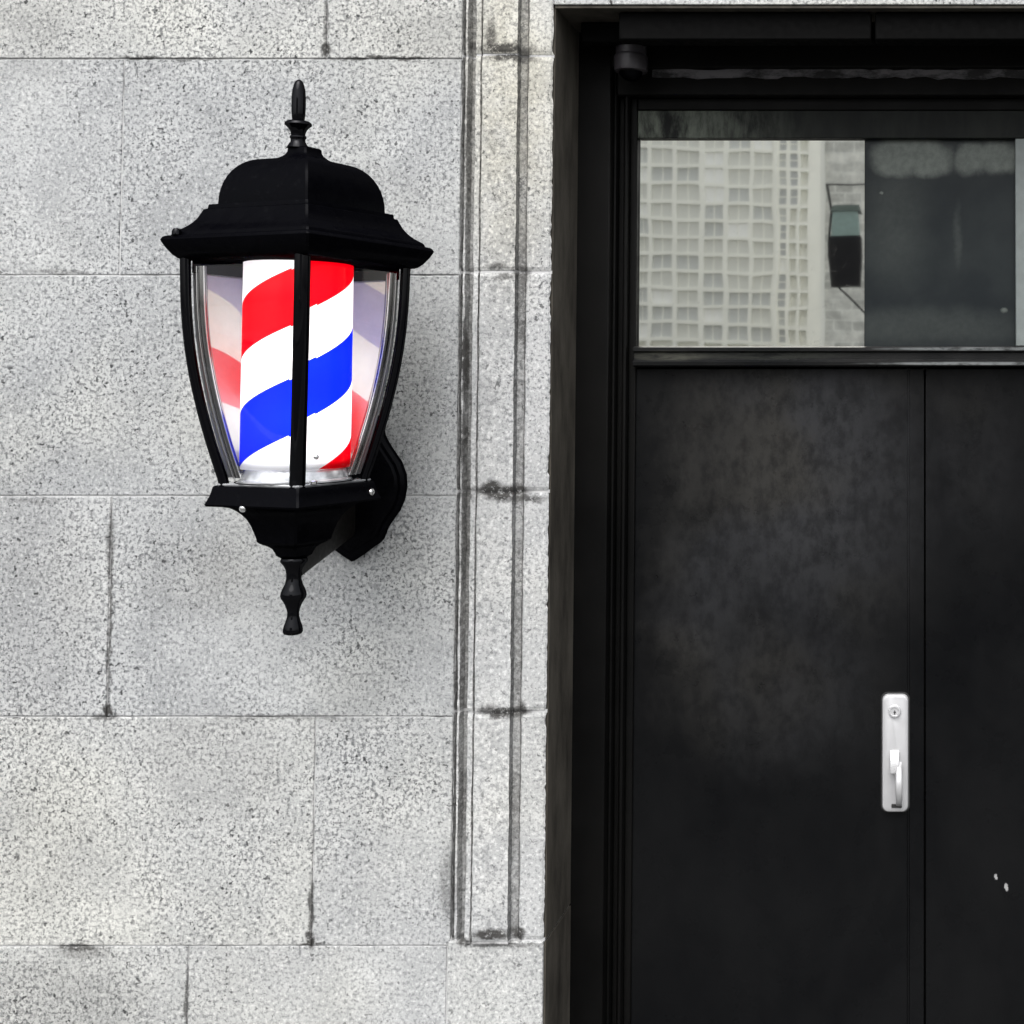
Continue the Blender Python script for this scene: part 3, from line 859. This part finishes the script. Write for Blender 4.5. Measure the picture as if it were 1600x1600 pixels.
p0 = Vector((AX, -A, EYE + zl(890))); 
pw = P(545, 800, -.03)
def arm(p_, q_, w0, w1, th):
    d_ = (q_ - p_).normalized(); side = d_.cross(Vector((0, 0, 1))).normalized(); upv = side.cross(d_).normalized()
    rings = []
    for u, w in ((0, w0), (.5, (w0 + w1)/2), (1, w1)):
        c_ = p_.lerp(q_, u)
        rings.append([c_ + side*th*a + upv*w*b for a, b in ((-1,-.8),(-.8,-1),(.8,-1),(1,-.8),(1,.8),(.8,1),(-.8,1),(-1,.8))])
    m_.loft(rings)
arm(p0, pw, .016, .055, .016)
toL(m_)
m_.build('bracket_arm', M['arm_black'], lan, smooth=30)
# the lit bulb column inside the tube: three small lamps
for py, en in ((455, .31), (560, .46), (655, .50)):
    l = bpy.data.lights.new('tube_bulb', 'POINT'); l.energy = en; l.shadow_soft_size = .02; l.color = (1.0, .985, .97)
    lo = bpy.data.objects.new('tube_bulb', l); COL.objects.link(lo); lo.parent = lan; lo.location = (0, -.035, zl(py))

# ------------------------------------------------------------------ street, and what the transom glass mirrors
def sheet(name, x0, x1, y0, y1, z0, z1, mat):
    m_ = MB(); m_.box((x0, y0, z0), (x1, y1, z1)); o = m_.build(name, mat); o['kind'] = 'structure'; return o
def ground_mat(name, a, b, scale):
    t = NT(name); o = t.obj(); n = t.noise(o, scale, 6, 0.7)
    return t.done(t.bsdf(Base_Color=t.mix(n, a, b), Roughness=0.9, Normal=t.bump(t.noise(o, scale*20, 4), 0.3)))
m_ = MB(); m_.add([(-600,-600,-.16),(600,-600,-.16),(600,600,-.16),(-600,600,-.16)], [(0,1,2,3)])
g = m_.build('ground', ground_mat('ground_dirt', (.06,.06,.055), (.10,.10,.09), .3)); g['kind'] = 'structure'
sheet('road', -200, 200, -11.0, -3.6, -.155, -.14, ground_mat('asphalt', (.035,.035,.036), (.06,.06,.06), 3))
sheet('pavement', -200, 200, -3.4, .6, -.15, -.004, ground_mat('paving', (.09,.09,.088), (.15,.15,.145), 4))
sheet('kerb', -200, 200, -3.6, -3.4, -.15, 0.0, ground_mat('kerb_stone', (.25,.25,.24), (.35,.35,.34), 9))
sheet('pavement', -200, 200, -16.0, -11.0, -.15, -.004, ground_mat('far_paving', (.09,.09,.088), (.15,.15,.145), 4))

YB = -60.0
M['lattice'] = plain('pale_facade', (.93, .925, .87), .8, 0, .08, .6)
M['cell'] = plain('hazy_window', (.70, .70, .66), .35, 0, .16, .5)
M['cell2'] = plain('dark_window', (.46, .47, .48), .35, 0, .2, .5)
M['brick'] = None
tower = empty('tower_block', (PM(1130, 400, YB).x, YB, 0), 0, 'pale tower block with a grid of grey windows, mirrored in the transom pane', 'building')
t_inv = Matrix.Translation(-tower.location)
def T(o): o.matrix_parent_inverse = t_inv; return o
cols = [(948,972),(978,990),(996,1012),(1018,1050),(1057,1091),(1100,1130),(1138,1170),(1176,1206),(1218,1228),(1234,1245),(1250,1262)]
xl, xr = PM(900, 400, YB).x, PM(1284, 400, YB).x
ztop = PM(1100, 60, YB).z
m_ = MB(); m_.box((xl, YB - 14, -.16), (xr, YB - .35, ztop)); 
rowp = [200 + 27.3*i for i in range(-2, 15)]
edges = [PM(900,400,YB).x]
for a, b in cols: edges += [PM(a,400,YB).x, PM(b,400,YB).x]
edges.append(xr)
for i in range(0, len(edges), 2):
    m_.box((edges[i], YB - .34, -.16), (edges[i+1], YB, ztop))
for i in range(0, len(cols)):
    a, b = PM(cols[i][0],400,YB).x, PM(cols[i][1],400,YB).x
    for r_ in rowp:
        sh = (cols[i][0] - 1000)*0.035
        m_.box((a, YB - .34, PM(1100, r_ + sh + 5.5, YB).z), (b, YB - .01, PM(1100, r_ + sh, YB).z))
    m_.box((a, YB - .34, -.16), (b, YB - .01, PM(1100, rowp[-1] + 30, YB).z))
m_.box((PM(1210, 400, YB).x, YB - .05, 0), (PM(1216, 400, YB).x, YB + .15, ztop))
T(m_.build('facade', M['lattice'], tower))
wm = MB(); wm.box((-.5, -.04, -.5), (.5, .04, .5)); wm.box((-.03, .04, -.5), (.03, .09, .5), 1)
M['cell3'] = plain('white_blind', (.92, .92, .90), .5, 0, .1, .5)  # bright white blinds for windows picked at random
M['cell4'] = plain('grey_window', (.58, .59, .58), .35, 0, .25, .8)
win = wm.build('window', [M['cell'], M['lattice']], tower)
wm = MB(); wm.box((-.5, -.04, -.5), (.5, .04, .5)); wm.box((-.5, .04, -.04), (.5, .08, .04), 1)
win2 = wm.build('window', [M['cell2'], M['lattice']], tower)
first = {0: True, 1: True}; cnt = 0
for i, (a, b) in enumerate(cols):
    for j in range(2, len(rowp) - 3):
        if cnt >= 100 or i == 1: continue
        r_ = rowp[j]; sh = (a - 1000)*.035
        x0, x1 = PM(a,400,YB).x, PM(b,400,YB).x
        za, zb_ = PM(1100, r_ + sh + 27.3, YB).z, PM(1100, r_ + sh + 5.5, YB).z
        src = win2 if i >= 8 else win; kk = 1 if i >= 8 else 0
        if first[kk]: w = src; first[kk] = False
        else:
            w = src.copy(); COL.objects.link(w); w.parent = tower
            u = random.random()
            if u < .10 or .2 < u < .5:                       # some blinds down, some panes darker
                w.material_slots[0].link = 'OBJECT'; w.material_slots[0].material = M['cell3'] if u < .10 else M['cell4']
        w.location = ((x0 + x1)/2 - tower.location.x, -.18 + random.uniform(-.04, .04), (za + zb_)/2)
        w.scale = (x1 - x0, 1, zb_ - za); cnt += 1

def brick_mat():
    t = NT('pale_brick'); o = t.obj()
    sp = t.n('ShaderNodeSeparateXYZ', {'Vector': o})
    v = t.n('ShaderNodeCombineXYZ', {0: sp.outputs[0], 1: sp.outputs[2], 2: 0.0}).outputs[0]
    b = t.n('ShaderNodeTexBrick', {'Vector': v, 'Color1': (.90,.89,.84,1), 'Color2': (.52,.52,.49,1), 'Mortar': (.82,.82,.78,1), 'Scale': 1.0,
                                   'Mortar Size': .03, 'Brick Width': .62, 'Row Height': .34}).outputs['Color']
    n = t.maprange(t.noise(o, 2.2, 4, .7), .35, .65, .72, 1.08)
    c = t.mix(1.0, b, t.n('ShaderNodeCombineColor', {0: n, 1: n, 2: n}).outputs[0], 'MULTIPLY')
    return t.done(t.bsdf(Base_Color=c, Roughness=.8))
YK = -40.0
br = empty('brick_house', (PM(1320, 400, YK).x, YK, 0), 0, 'pale brick building across the street, mirrored beside the tower in the transom pane', 'building')
b_inv = Matrix.Translation(-br.location)
m_ = MB(); m_.box((PM(1283, 400, YK).x, YK - 9, -.16), (PM(1900, 400, YK).x, YK, PM(1300, 100, YK).z))
o = m_.build('wall', brick_mat(), br); o.matrix_parent_inverse = b_inv
m_ = MB(); m_.box((PM(1279, 400, YK).x, YK - 9.2, PM(1300, 100, YK).z), (PM(1905, 400, YK).x, YK + .2, PM(1300, 85, YK).z))
o = m_.build('cornice', M['lattice'], br); o.matrix_parent_inverse = b_inv
m_ = MB()
m_.box((PM(1283.2, 400, YK).x, YK, -.1), (PM(1290, 400, YK).x, YK + .12, PM(1300, 101, YK).z))
o = m_.build('corner_pier', M['lattice'], br); o.matrix_parent_inverse = b_inv
# black street lantern on a pole across the road
YL = -9.0
sl = empty('street_lamp', (PM(1392, 400, YL).x, YL, -.004), 0, 'black hanging street lamp with pale teal glass on a bracket, mirrored in the transom pane', 'street lamp')
s_inv = Matrix.Translation(-sl.location)
def S(m_, name, mat, **k):
    o = m_.build(name, mat, sl, **k); o.matrix_parent_inverse = s_inv; return o
M['lamp_black'] = plain('lamp_black', (.004, .004, .007), .5, 0, .2, 30, .1)
M['teal'] = plain('teal_glass', (.20, .29, .27), .15)
def L(px, py): return PM(px, py, YL)
m_ = MB(); pz = L(1392, 250); m_.tube([(pz.x, YL, 0), (pz.x, YL, pz.z)], .06, 14)
S(m_, 'pole', M['lamp_black'], smooth=50)
m_ = MB(); a, b = L(1291, 289), L(1392, 287); m_.tube([a, b], .008, 8); m_.tube([L(1292, 288), L(1299, 330), L(1296, 380), L(1301, 450)], .012, 8)
m_.tube([L(1309, 448), L(1342, 482), L(1392, 530)], .010, 8)
S(m_, 'bracket', M['lamp_black'], smooth=50)
m_ = MB(); dd = .13
def ringL(x0, x1, py, e): 
    a, b = L(x0, py), L(x1, py); return [(a.x, YL - e, a.z), (b.x, YL - e, a.z), (b.x, YL + e, a.z), (a.x, YL + e, a.z)]
m_.loft([ringL(1302, 1344, 450, .09), ringL(1296, 1346, 400, dd), ringL(1298, 1345, 369, dd)])
S(m_, 'lamp_body', M['lamp_black'], bevel=.004)
m_ = MB(); m_.loft([ringL(1301, 1343, 369, dd*.9), ringL(1302, 1341, 332, dd*.85)])
S(m_, 'lamp_glass', M['teal'])
m_ = MB(); m_.loft([ringL(1299, 1346, 332, dd), ringL(1302, 1343, 322, dd*.8)])
M['lamp_cap'] = plain('lamp_cap_green', (.05, .075, .065), .5)
S(m_, 'lamp_cap', M['lamp_cap'])

# ------------------------------------------------------------------ light
w = bpy.data.worlds.new('World'); sc.world = w; w.use_nodes = True
nt = w.node_tree; nt.nodes.clear()
sky = nt.nodes.new('ShaderNodeTexSky'); sky.sky_type = 'NISHITA'; sky.sun_disc = False
SUN_EL, SUN_AZ = 58, 186           # azimuth from +Y, clockwise
sky.sun_elevation = R(SUN_EL); sky.sun_rotation = R(SUN_AZ); sky.dust_density = 4.0; sky.air_density = 1.0; sky.ozone_density = 0.6
hs = nt.nodes.new('ShaderNodeHueSaturation'); hs.inputs['Saturation'].default_value = 0.18
bg = nt.nodes.new('ShaderNodeBackground'); bg.inputs['Strength'].default_value = 0.15
wo = nt.nodes.new('ShaderNodeOutputWorld')
nt.links.new(sky.outputs[0], hs.inputs['Color']); nt.links.new(hs.outputs[0], bg.inputs['Color']); nt.links.new(bg.outputs[0], wo.inputs['Surface'])
sd = bpy.data.lights.new('sun', 'SUN'); sd.energy = 1.0; sd.angle = R(60); sd.color = (1.0, .985, .965)
so = bpy.data.objects.new('sun', sd); COL.objects.link(so)
az, el = R(SUN_AZ), R(SUN_EL)
dirv = Vector((math.sin(az)*math.cos(el), math.cos(az)*math.cos(el), math.sin(el)))
so.rotation_euler = dirv.to_track_quat('Z', 'Y').to_euler(); so.location = (-3, -6, 8)

sc.view_settings.view_transform = 'Standard'; sc.view_settings.look = 'None'
sc.view_settings.gamma = 1; sc.view_settings.use_curve_mapping = False
sc.view_settings.exposure = 0.97
sc.cycles.max_bounces = 8; sc.cycles.transparent_max_bounces = 16
sc.cycles.caustics_reflective = False; sc.cycles.caustics_refractive = False
sc.cycles.use_denoising = True
